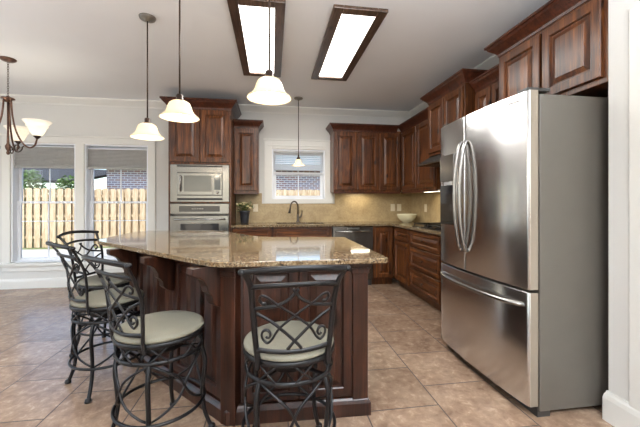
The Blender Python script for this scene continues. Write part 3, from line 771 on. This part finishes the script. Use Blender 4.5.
for s in (.05, LL * .5, LL - .06): corbel(L_FAR, CORN, s)
corbel(R_NEAR, R_FAR, .10, .09, .09); corbel(R_NEAR, R_FAR, .62, .09, .09)

CT = [(-.215, 1.69), (.61, 1.69), (.632, 1.712), (.63, 2.805), (.30, 2.86), (.02, 2.885), (-.12, 2.97), (-.30, 3.24), (-.47, 3.55), (-.56, 3.655), (-.75, 3.71), (-1.33, 3.76), (-1.41, 3.66), (-1.425, 3.2), (-1.415, 2.90), (-1.365, 2.80), (-.36, 1.765), (-.32, 1.727), (-.27, 1.70)]
tp = MB().prism(CT, .8735, .90).build('island_countertop', 'granite', None, bevel=.004, seg=2)
tag(tp, 'angled speckled tan granite countertop on the island', 'countertop')

# ------------------------------------------------------------------ counter stools
def spiral(c, r0, a0, turns, n=14, sgn=1):
    out = []
    for i in range(n + 1):
        q = i / n; a = a0 + sgn * turns * 2 * PI * q; r = r0 * (1 - q * .78)
        out.append((c[0] + r * math.cos(a), c[1] + r * math.sin(a)))
    return out
def smooth_path(p, n=6):
    out = []
    for i in range(len(p) - 1):
        p0 = p[max(i - 1, 0)]; p1 = p[i]; p2 = p[i + 1]; p3 = p[min(i + 2, len(p) - 1)]
        for k in range(n):
            t = k / n
            out.append(tuple(.5 * (2 * b + (c - a) * t + (2 * a - 5 * b + 4 * c - d) * t * t + (3 * b - a - 3 * c + d) * t ** 3) for a, b, c, d in zip(p0, p1, p2, p3)))
    out.append(tuple(p[-1])); return out
def make_stool():
    """local axes: the sitter faces +y, the backrest stands at -y"""
    t = thing('counter_stool', '', 'bar stool', (0, 0, 0), 0, 'wrought iron counter stools round the island')
    # cushion
    MB().lathe([(0, .583), (.186, .583), (.194, .589), (.196, .60), (.193, .612), (.18, .622), (.14, .629), (.08, .633), (0, .634)], 40).build('seat_cushion', 'seat', t)
    MB().lathe([(.150, .553), (.194, .553), (.199, .557), (.199, .582), (.195, .585), (.150, .585), (.150, .553)], 40).build('seat_ring', 'iron', t)
    MB().lathe([(0, .508), (.10, .508), (.10, .54), (.06, .542), (.06, .545), (.15, .5535), (.149, .56), (0, .56)], 24).build('swivel_plate', 'iron', t)
    ring = lambda r, z, th, n=40: MB().tube([(r * math.cos(2 * PI * i / n), r * math.sin(2 * PI * i / n), z) for i in range(n)], th, 8, True, flat=.8)
    ring(.186, .505, .0085).build('upper_ring', 'iron', t)
    # flat cross bars under the swivel
    b = MB()
    for a in (PI / 4, 3 * PI / 4): b.box(-.186, -.010, .499, .186, .010, .506, Matrix.Rotation(a, 4, 'Z'))
    b.build('cross_bar', 'iron', t)
    # little lattice between seat ring and upper ring, carried by the upper ring
    for k in range(8):
        b = MB(); a0 = 2 * PI * k / 8; a1 = a0 + .42
        for (s, e) in ((a0, a1), (a1, a0)):
            b.tube([(.188 * math.cos(s + (e - s) * q), .188 * math.sin(s + (e - s) * q), .507 + .048 * q) for q in (0, .25, .5, .75, 1)], .0038, 6)
        b.build('lattice_cross', 'iron', t)
    # legs: bow out at the top, draw in, then splay
    LP = [(.178, .508), (.196, .46), (.203, .40), (.196, .33), (.190, .25), (.198, .15), (.218, .06), (.234, .012)]
    for k in range(4):
        a = PI / 4 + k * PI / 2
        pts = smooth_path([(r * math.cos(a), r * math.sin(a), z) for r, z in LP], 5)
        lg = MB().tube(pts, .0105, 8).build('leg', 'iron', t)
        MB().lathe([(0, 0), (.017, 0), (.018, .012), (.014, .03), (.0, .034)], 14, TR(.235 * math.cos(a), .235 * math.sin(a), 0)).build('foot', 'iron', lg)
    ring(.199, .235, .0095, 44).build('foot_ring', 'iron', t)
    # curved braces crossing between neighbouring legs
    for k in range(4):
        a0, a1 = PI / 4 + k * PI / 2, PI / 4 + (k + 1) * PI / 2
        for (s, e) in ((a0, a1), (a1, a0)):
            pts = []
            for i in range(13):
                q = i / 12; a = s + (e - s) * (q + .10 * math.sin(2 * PI * q)); r = .183 + .006 * math.sin(PI * q)
                pts.append((r * math.cos(a), r * math.sin(a), .50 - .262 * q))
            MB().tube(pts, .006, 6).build('brace', 'iron', t)
    # backrest: everything is laid out in a leaning surface, s across and z up
    def BK(s, z, off=0.0):
        q = (z - .57) / .395
        y = -.186 - .03 * q - .10 * max(0, q - .5) ** 1.5 * 2.2 + .045 * (s / .17) ** 2 * (1 - .35 * q)
        return (s, y - off, z)
    hw = lambda z: .138 + .028 * max(0, (z - .60) / .30)
    posts = []
    for sg in (-1, 1):
        pp = [BK(sg * .142, .558), BK(sg * .138, .61), BK(sg * hw(.70), .70), BK(sg * hw(.80), .80), BK(sg * hw(.885), .885), BK(sg * .178, .93), BK(sg * .186, .955)]
        MB().tube(smooth_path(pp, 6), .0115, 8, flat=.62, up=(1, 0, 0)).build('back_post', 'iron', t)
    def rail(z, h, half, arch, name, r):
        pts = [BK(half * (i / 10 - 1), z + arch * (1 - (i / 10 - 1) ** 2)) for i in range(21)]
        o = MB().tube(pts, r, 10, flat=.62, up=(0, 0, 1)).build(name, 'iron', t)
        return o
    tr_ = rail(.952, 0, .192, .018, 'top_rail', .0125)
    for sg in (-1, 1):
        b = MB().ball(BK(sg * .194, .952), .0135, 10); b.build('finial', 'iron', tr_)
    rail(.878, 0, .164, .012, 'back_rail', .0105); rail(.652, 0, .140, -.008, 'back_rail', .0105)
    z0, zh, wid = .655, .215, .156
    P = lambda s, q: (s * (wid * (.88 + .14 * q)), z0 + zh * q)
    def strip(pts, r=.0062, name='back_scroll'):
        pp = smooth_path(pts, 5); MB().tube([BK(s, z) for s, z in pp], r, 8, flat=.75).build(name, 'iron', t)
    for sg in (1, -1):
        f = lambda L: [P(sg * s, q) for s, q in L]
        # long diagonal: small hook at the top, scroll at the foot of the opposite side
        sc = [(.72 + .17 * c, .235 + .125 * d) for c, d in spiral((0, 0), 1.0, -PI / 2, 1.15, 14, 1)]
        strip(f([(-.70, .75), (-.79, .755), (-.85, .82), (-.79, .885), (-.66, .86), (-.42, .73), (0, .54), (.39, .35), (.60, .17)] + sc))
        strip(f([(.06, 1.0), (-.12, .84), (-.40, .73), (-.70, .69), (-.98, .66)]))
        strip(f([(-.95, .58), (-.66, .48), (-.39, .35), (0, .13), (.2, .0)]))
    def lut(z, tab):
        for (a, p), (c, q) in zip(tab, tab[1:]):
            if z <= c: return p + (q - p) * (z - a) / (c - a)
        return z + tab[-1][1] - tab[-1][0]
    base_tab = [(0, 0), (.235, .178), (.505, .455), (.553, .528), (.634, .588)]
    back_tab = [(.5, .45), (.558, .515), (.652, .602), (.878, .872), (.952, .937)]
    for o in list(t.children_recursive):
        back = o.name.startswith(('back', 'top', 'finial'))
        for v in o.data.vertices:
            v.co.z = lut(v.co.z, back_tab if back else base_tab)
            v.co.x *= 1.07; v.co.y *= 1.07
    return t
proto = make_stool()
spots = [(.080, 1.53, math.radians(3), 'counter stool at the front edge of the island, its lattice back towards the viewer'),
         (-.570, 1.79, math.radians(-42), 'counter stool beside the front left island corner, its round seat fully in view'),
         (-1.095, 2.39, math.radians(-45), 'middle stool of the three along the island\'s long left side'),
         (-1.345, 2.95, math.radians(-101), 'farthest stool, tucked in sideways under the island\'s left tip near the dining window')]
for i, (x, y, a, lab) in enumerate(spots):
    o = proto if i == 0 else copy_tree(proto)
    o.location = (x, y, 0); o.rotation_euler.z = a; o['label'] = lab

# ------------------------------------------------------------------ lamps
def point(name, parent, loc, e, col, r=.03):
    d = bpy.data.lights.new(name, 'POINT'); d.energy = e; d.color = col; d.shadow_soft_size = r
    o = bpy.data.objects.new(name, d); COL.objects.link(o); o.parent = parent; o.location = loc; return o
def pendant(x, y, zr, label, rim=.126, h=.112, group='bell shade pendants over the island', mat='alabaster', e=5, cone=False):
    """zr: height of the shade's rim"""
    t = thing('pendant_lamp', label, 'pendant lamp', (x, y, zr), 0, group)
    top = zr + h; T = TR(x, y, zr)
    pr = [(.028, h), (.050, h - .004), (.065, h - .016), (.074, h - .036), (.080, h - .058), (.091, h - .079), (.108, h - .095), (.120, h - .104), (rim, .0)]
    if cone: pr = [(.018, h), (.030, h - .01), (.042, h - .045), (.06, h - .08), (rim * .88, .012), (rim, 0)]
    inn = [(r - .004, z - .002) for r, z in reversed(pr)]
    MB().lathe(pr + inn, 36, T).build('lamp_shade', mat, t)
    if cone: MB().lathe([(0, h + .06), (.008, h + .06), (.012, h + .03), (.034, h - .012), (.030, h - .012), (0, h - .004)], 18, T).build('socket_cap', 'bronze', t)
    else: MB().lathe([(0, h + .045), (.016, h + .045), (.022, h + .038), (.022, h + .012), (.030, h + .004), (.030, h - .004), (0, h - .004)], 20, T).build('socket_cap', 'bronze', t)
    MB().lathe([(0, h + .04), (.0055, h + .04), (.0055, ZC - zr - .02), (0, ZC - zr - .02)], 10, T).build('rod', 'bronze', t)
    MB().lathe([(0, ZC - zr - .034), (.014, ZC - zr - .034), (.02, ZC - zr - .022), (.058, ZC - zr - .016), (.064, ZC - zr - .001), (0, ZC - zr - .001)], 28, T).build('canopy', 'pewter', t)
    b = MB().ball((x, y, zr + h * .52), .026 if not cone else .018, 10, sz=1.2); b.build('bulb', 'bulb', t)
    point('pendant_light', t, (0, 0, -.02), e, (1, .86, .66))
    return t
pendant(-.995, 2.80, 1.728, 'farthest left white glass bell pendant, hanging over the island\'s left tip', e=4)
pendant(-.607, 2.273, 1.765, 'middle glass bell pendant, hanging in front of the oven cabinet doors', e=4)
pendant(-.015, 1.862, 1.792, 'glass bell pendant nearest the camera, hanging below the left ceiling light panel', e=4)
pendant(.375, 4.64, 1.735, 'small cone shade pendant hanging in front of the sink window', rim=.098, h=.10, group=None, e=2, cone=True)

for (x0, x1, lab) in ((-.325, .10, 'wood framed ceiling light panel above the nearest pendant, the left one'), (.46, .89, 'wood framed ceiling light panel nearer the refrigerator, the right one')):
    y0, y1, zf = 2.405, 3.845, ZC - .028
    t = thing('ceiling_light', lab, 'ceiling light', ((x0 + x1) / 2, (y0 + y1) / 2, zf), 0, 'framed fluorescent ceiling lights')
    e = .08
    b = MB().box(x0, y0, zf, x0 + e, y1, ZC - .0005).box(x1 - e, y0, zf, x1, y1, ZC - .0005).box(x0 + e, y0, zf, x1 - e, y0 + e, ZC - .0005).box(x0 + e, y1 - e, zf, x1 - e, y1, ZC - .0005)
    b.build('wood_frame', 'frame_wood', t, bevel=.005)
    MB().box(x0 + e, y0 + e, zf + .014, x1 - e, y1 - e, zf + .02).build('diffuser_panel', 'panel', t)
    d = bpy.data.lights.new('fluorescent_light', 'AREA'); d.shape = 'RECTANGLE'; d.size = x1 - x0 - 2 * e; d.size_y = y1 - y0 - 2 * e; d.energy = 25; d.color = (1, .985, .95)
    o = bpy.data.objects.new('fluorescent_light', d); COL.objects.link(o); o.parent = t; o.location = (0, 0, .010)

# chandelier
cx, cy = -2.716, 3.818
t = thing('chandelier', 'bronze chandelier with upturned white glass shades hanging by the dining windows', 'chandelier', (cx, cy, 1.72))
T = TR(cx, cy, 0)
MB().lathe([(0, 2.665), (.02, 2.667), (.05, 2.675), (.068, 2.688), (.07, 2.699), (0, 2.699)], 28, T).build('canopy', 'copper', t)
b = MB(); n = 14; zt, zb = 2.665, 2.315; h = (zt - zb) / n
for k in range(n):
    zc = zb + h * (k + .5); pts = []
    for i in range(12):
        a = 2 * PI * i / 12; u, v = .008 * math.cos(a), (h * .62) * math.sin(a)
        pts.append((cx + (u if k % 2 else 0), cy + (0 if k % 2 else u), zc + v))
    b.tube(pts, .0022, 6, True)
b.build('chain', 'bronze', t)
MB().lathe([(0, 2.315), (.012, 2.312), (.02, 2.30), (.055, 2.292), (.058, 2.282), (.03, 2.27), (.026, 2.25), (0, 2.25)], 24, T).build('hub', 'copper', t)
MB().lathe([(0, 1.70), (.01, 1.705), (.016, 1.72), (.010, 1.74), (.022, 1.765), (.026, 1.79), (.012, 1.82), (.009, 1.95), (.009, 2.25), (0, 2.25)], 18, T).build('stem', 'copper', t)
for ang in (-10, 110, 230):
    a = math.radians(ang); ca, sa = math.cos(a), math.sin(a)
    R = lambda r, z: (cx + r * ca, cy + r * sa, z)
    pts = smooth_path([R(.034, 2.27), R(.040, 2.18), R(.052, 2.08), R(.085, 1.95), (R(.15, 1.83)), R(.225, 1.775), R(.285, 1.80), R(.312, 1.875)], 6)
    ar = MB().tube(pts, .0085, 8).build('arm', 'copper', t)
    sp = [R(.085 + r, z) for r, z in []]
    sc = spiral((.10, 1.775), .055, PI * .05, 1.2, 16, -1)
    MB().tube([R(r, z) for r, z in [(.215, 1.778), (.175, 1.795)] + sc], .0058, 7).build('arm_scroll', 'bronze', ar)
    Ts = TR(cx + .312 * ca, cy + .312 * sa, 1.875)
    MB().lathe([(0, -.012), (.012, -.01), (.02, .0), (.034, .014), (.032, .02), (.018, .03), (0, .03)], 18, Ts).build('shade_cup', 'bronze', ar)
    pr = [(.030, .018), (.048, .035), (.066, .07), (.078, .105), (.094, .118), (.090, .128), (.104, .150), (.124, .172)]
    MB().lathe(pr + [(r - .004, z + .003) for r, z in reversed(pr)], 32, Ts).build('glass_shade', 'white_shade', ar)
    MB().ball((cx + .312 * ca, cy + .312 * sa, 1.875 + .075), .022, 10, sz=1.3).build('bulb', 'bulb', ar)
    point('chandelier_light', t, (.312 * ca, .312 * sa, .32), 2, (1, .9, .74))

# under-cabinet lamps
for (x0, y0, x1, y1, lab) in ((1.22, 4.93, 1.52, 4.98, 'slim lit lamp under the three door wall cabinet'), (2.06, 3.86, 2.12, 4.22, 'slim lit lamp under the corner wall cabinet beside the range hood')):
    t = thing('under_cabinet_lamp', lab, 'lamp', ((x0 + x1) / 2, (y0 + y1) / 2, 1.345), 0, 'under cabinet lamps')
    zl = 1.359 if y1 > 4.9 else 1.346
    MB().box(x0, y0, zl + .006, x1, y1, 1.3695).build('lamp_housing', 'vinyl', t)
    MB().box(x0 + .008, y0 + .008, zl, x1 - .008, y1 - .008, zl + .006).build('lamp_lens', 'led', t)
    d = bpy.data.lights.new('under_cabinet_light', 'AREA'); d.shape = 'RECTANGLE'; d.size = x1 - x0; d.size_y = y1 - y0; d.energy = 1.8; d.color = (1, .90, .68)
    o = bpy.data.objects.new('under_cabinet_light', d); COL.objects.link(o); o.parent = t; o.location = (0, 0, zl - 1.349)

# ------------------------------------------------------------------ things on the worktop and walls
t = thing('faucet', 'tall gooseneck kitchen faucet behind the sink', 'faucet', (.40, 5.055, KZ))
fx, fy = .40, 5.055
MB().lathe([(0, .0005), (.028, .0005), (.028, .012), (.019, .03), (.017, .09), (.0155, .13), (0, .13)], 20, TR(fx, fy, KZ)).build('base_column', 'nickel', t)
pts = [(fx, fy, KZ + .12), (fx, fy, KZ + .24)]
for i in range(1, 13):
    a = PI * i / 12; q = .075 * (1 - math.cos(a)); pts.append((fx - q * .82, fy - q * .57, KZ + .24 + .085 * math.sin(a)))
pts += [(pts[-1][0] - .004, pts[-1][1] - .003, KZ + .215)]
MB().tube(pts, .0105, 10).build('gooseneck_spout', 'nickel', t)
e = pts[-1]
MB().tube([(e[0], e[1], KZ + .225), (e[0] - .006, e[1] - .004, KZ + .19), (e[0] - .012, e[1] - .008, KZ + .145)], [.012, .016, .019], 12).build('spray_head', 'nickel', t)
MB().tube([(fx + .012, fy, KZ + .075), (fx + .045, fy, KZ + .085), (fx + .06, fy - .005, KZ + .14), (fx + .062, fy - .008, KZ + .185)], [.012, .010, .007, .006], 10).build('lever_handle', 'nickel', t)

t = thing('potted_plant', 'small flowering plant in a charcoal pot beside the oven cabinet', 'potted plant', (-.40, 4.93, KZ))
px, py = -.40, 4.93
MB().lathe([(0, .0005), (.052, .0005), (.056, .01), (.066, .11), (.072, .165), (.076, .17), (.076, .185), (.066, .185), (.064, .165), (0, .165)], 28, TR(px, py, KZ)).build('pot', 'pot', t)
MB().lathe([(.062, .166), (.03, .172), (0, .174)], 20, TR(px, py, KZ)).build('soil', 'soil', t)
rnd = random.Random(3); b = MB(); fl = MB(); st = MB()
for k in range(34):
    a = rnd.uniform(0, 2 * PI); r = rnd.uniform(.02, .13); z = rnd.uniform(.19, .31); c = Vector((px + r * math.cos(a), py + r * math.sin(a) * .8, KZ + z))
    st.tube([(px + .03 * math.cos(a), py + .03 * math.sin(a), KZ + .165), (px + r * .6 * math.cos(a), py + r * .5 * math.sin(a), KZ + z * .85), tuple(c)], .0018, 5)
    if k % 2:
        for j in range(4):
            Tm = Matrix.Translation(c - Vector((0, 0, rnd.uniform(0, .05)))) @ Matrix.Rotation(rnd.uniform(0, 6.28), 4, 'Z') @ Matrix.Rotation(rnd.uniform(-.7, .4), 4, 'Y')
            b.add([(0, 0, 0), (.018, .011, .002), (.044, .007, .006), (.056, 0, .004), (.044, -.007, .006), (.018, -.011, .002), (.02, 0, -.003)], [(0, 1, 6), (1, 2, 6), (2, 3, 4, 6), (4, 5, 6), (5, 0, 6)], Tm)
    else:
        for j in range(6):
            Tm = Matrix.Translation(c) @ Matrix.Rotation(rnd.uniform(0, .6), 4, 'X') @ Matrix.Rotation(j * PI / 3, 4, 'Z') @ Matrix.Rotation(-.5, 4, 'Y')
            fl.add([(0, 0, 0), (.012, .009, 0), (.024, .006, .003), (.028, 0, .004), (.024, -.006, .003), (.012, -.009, 0)], [(0, 1, 2, 3, 4, 5)], Tm)
st.build('stem', 'leaf', t); b.build('foliage', 'leaf', t); fl.build('blossom', 'petal', t)

bw = MB().lathe([(0, .0008), (.07, .0008), (.075, .01), (.105, .03), (.137, .07), (.150, .112), (.154, .124), (.150, .128), (.144, .117), (.13, .074), (.09, .034), (0, .02)], 40, TR(2.085, 4.83, KZ)).build('bowl', 'ceramic')
tag(bw, 'wide cream ceramic bowl on the worktop in the back right corner', 'bowl')

def outlet(x, y, z, label, wall='back', switch=False):
    t = thing('wall_outlet', label, 'outlet', (x, y, z), 0, 'outlet plates on the backsplash')
    T = TR(x, y, z, 0 if wall == 'back' else RW)
    MB().box(-.036, -.006, -.058, .036, -.0003, .058, T).build('cover_plate', 'outlet', t, bevel=.002)
    b = MB()
    for dz in (-.022, .022): b.box(-.017, -.009, dz - .016, .017, -.0062, dz + .016, T)
    b.build('socket_face', 'outlet', t, bevel=.002)
outlet(-.25, YW - .014, 1.125, 'cream outlet plate beside the potted plant')
outlet(1.965, YW - .014, 1.125, 'cream outlet plate behind the bowl, left one of the close pair')
outlet(2.075, YW - .014, 1.125, 'cream outlet plate behind the bowl, right one of the close pair')
outlet(XR - .014, 4.60, 1.125, 'cream outlet plate on the right wall, alone between the bowl and the cooktop', 'right')

# ------------------------------------------------------------------ outdoors
MB().box(-16, YW + WT + .02, -.14, 10, 9.6, -.03).build('patio_ground', 'concrete', kind='structure')
MB().box(-30, 9.61, -.14, 24, 40, -.04).build('lawn_ground', 'lawn', kind='structure')
t = thing('fence', 'tall pale wooden board fence behind the patio', 'fence', (-3, 10, -.04))
b = MB(); bk = MB(); x = -15.0; rnd = random.Random(5)
def picket(bb, x0, x1, y0, z1):
    c = .03
    pl = [(x0, -.03), (x1, -.03), (x1, z1 - c), (x1 - c, z1), (x0 + c, z1), (x0, z1 - c)]
    vs = [(a, y0, z) for a, z in pl] + [(a, y0 + .018, z) for a, z in pl]; n = 6
    bb.add(vs, [tuple(range(n)), tuple(range(2 * n - 1, n - 1, -1))] + [(i, (i + 1) % n, n + (i + 1) % n, n + i) for i in range(n)])
while x < 9:
    picket(b, x, x + .138, 9.98, 1.61 + rnd.uniform(-.01, .01)); picket(bk, x + .105, x + .235, 10.075, 1.595 + rnd.uniform(-.01, .01)); x += .194
b.build('front_boards', 'fence', t); bk.build('rear_boards', 'fence', t)
for z in (.22, .80, 1.36): MB().box(-15, 10.0, z, 9, 10.07, z + .07).build('rail', 'fence', t)

h = thing('neighbour_house', 'brick house with a white eave standing behind the fence', 'house', (1, 16, -.04))
MB().box(-6.5, 14, -.04, 11, 19, 2.62).build('brick_wall', 'brick', h)
MB().box(-7.0, 13.5, 2.62, 11.5, 13.56, 2.80).box(-7.0, 13.5, 2.60, 11.5, 14, 2.62).build('fascia', 'fascia', h)
MB().add([(-7.0, 13.4, 2.80), (11.5, 13.4, 2.80), (11.5, 16.5, 3.15), (-7.0, 16.5, 3.15), (-7.0, 19.5, 2.8), (11.5, 19.5, 2.8)], [(0, 1, 2, 3), (3, 2, 5, 4), (0, 3, 4), (1, 5, 2), (0, 4, 5, 1)]).build('roof', 'shingle', h)
t = thing('porch', 'low porch with a dark shingled roof seen over the fence in the left dining window', 'porch', (-9.6, 14, -.04))
MB().add([(-13, 12.6, 2.12), (-6.9, 12.6, 1.98), (-6.9, 17, 2.78), (-13, 17, 2.92), (-13, 12.6, 2.02), (-6.9, 12.6, 1.88), (-6.9, 17, 2.68), (-13, 17, 2.82)],
         [(0, 1, 2, 3), (4, 7, 6, 5), (0, 4, 5, 1), (1, 5, 6, 2), (2, 6, 7, 3), (3, 7, 4, 0)]).build('roof', 'shingle', t)
for xx in (-12.8, -7.2): MB().box(xx - .06, 12.8, -.04, xx + .06, 12.92, 1.9).build('post', 'fascia', t)

def shrub(x, y, r, hgt, label, seed):
    rnd = random.Random(seed)
    t = thing('shrub', label, 'shrub', (x, y, -.04), 0, 'shrubs behind the fence')
    b = MB()
    for k in range(2300):
        u = Vector((rnd.gauss(0, 1), rnd.gauss(0, 1), rnd.gauss(0, 1))).normalized() * (rnd.random() ** .35)
        c = Vector((x + u.x * r, y + u.y * r * .8, hgt * .62 + u.z * hgt * .42))
        Tm = Matrix.Translation(c) @ Matrix.Rotation(rnd.uniform(0, 6.28), 4, 'Z') @ Matrix.Rotation(rnd.uniform(-1.2, 1.2), 4, 'X')
        b.add([(0, -.012, 0), (.045, -.035, .008), (.10, 0, .0), (.045, .035, .008)], [(0, 1, 2, 3)], Tm)
    b.build('foliage', 'shrub', t)
    b = MB()
    for k in range(5): b.tube([(x, y, -.04), (x + rnd.uniform(-.2, .2), y + rnd.uniform(-.2, .2), hgt * .4), (x + rnd.uniform(-.5, .5) * r, y + rnd.uniform(-.4, .4) * r, hgt * .8)], [.03, .022, .01], 6)
    b.build('stem', 'bark', t)
shrub(-8.75, 11.4, .52, 2.12, 'leafy green shrub behind the fence at the far left', 1)
shrub(-7.45, 11.3, .52, 2.18, 'leafy green shrub behind the fence in the middle of the left dining window', 2)
shrub(-6.38, 11.4, .5, 2.0, 'small leafy shrub behind the fence next to the window post', 3)
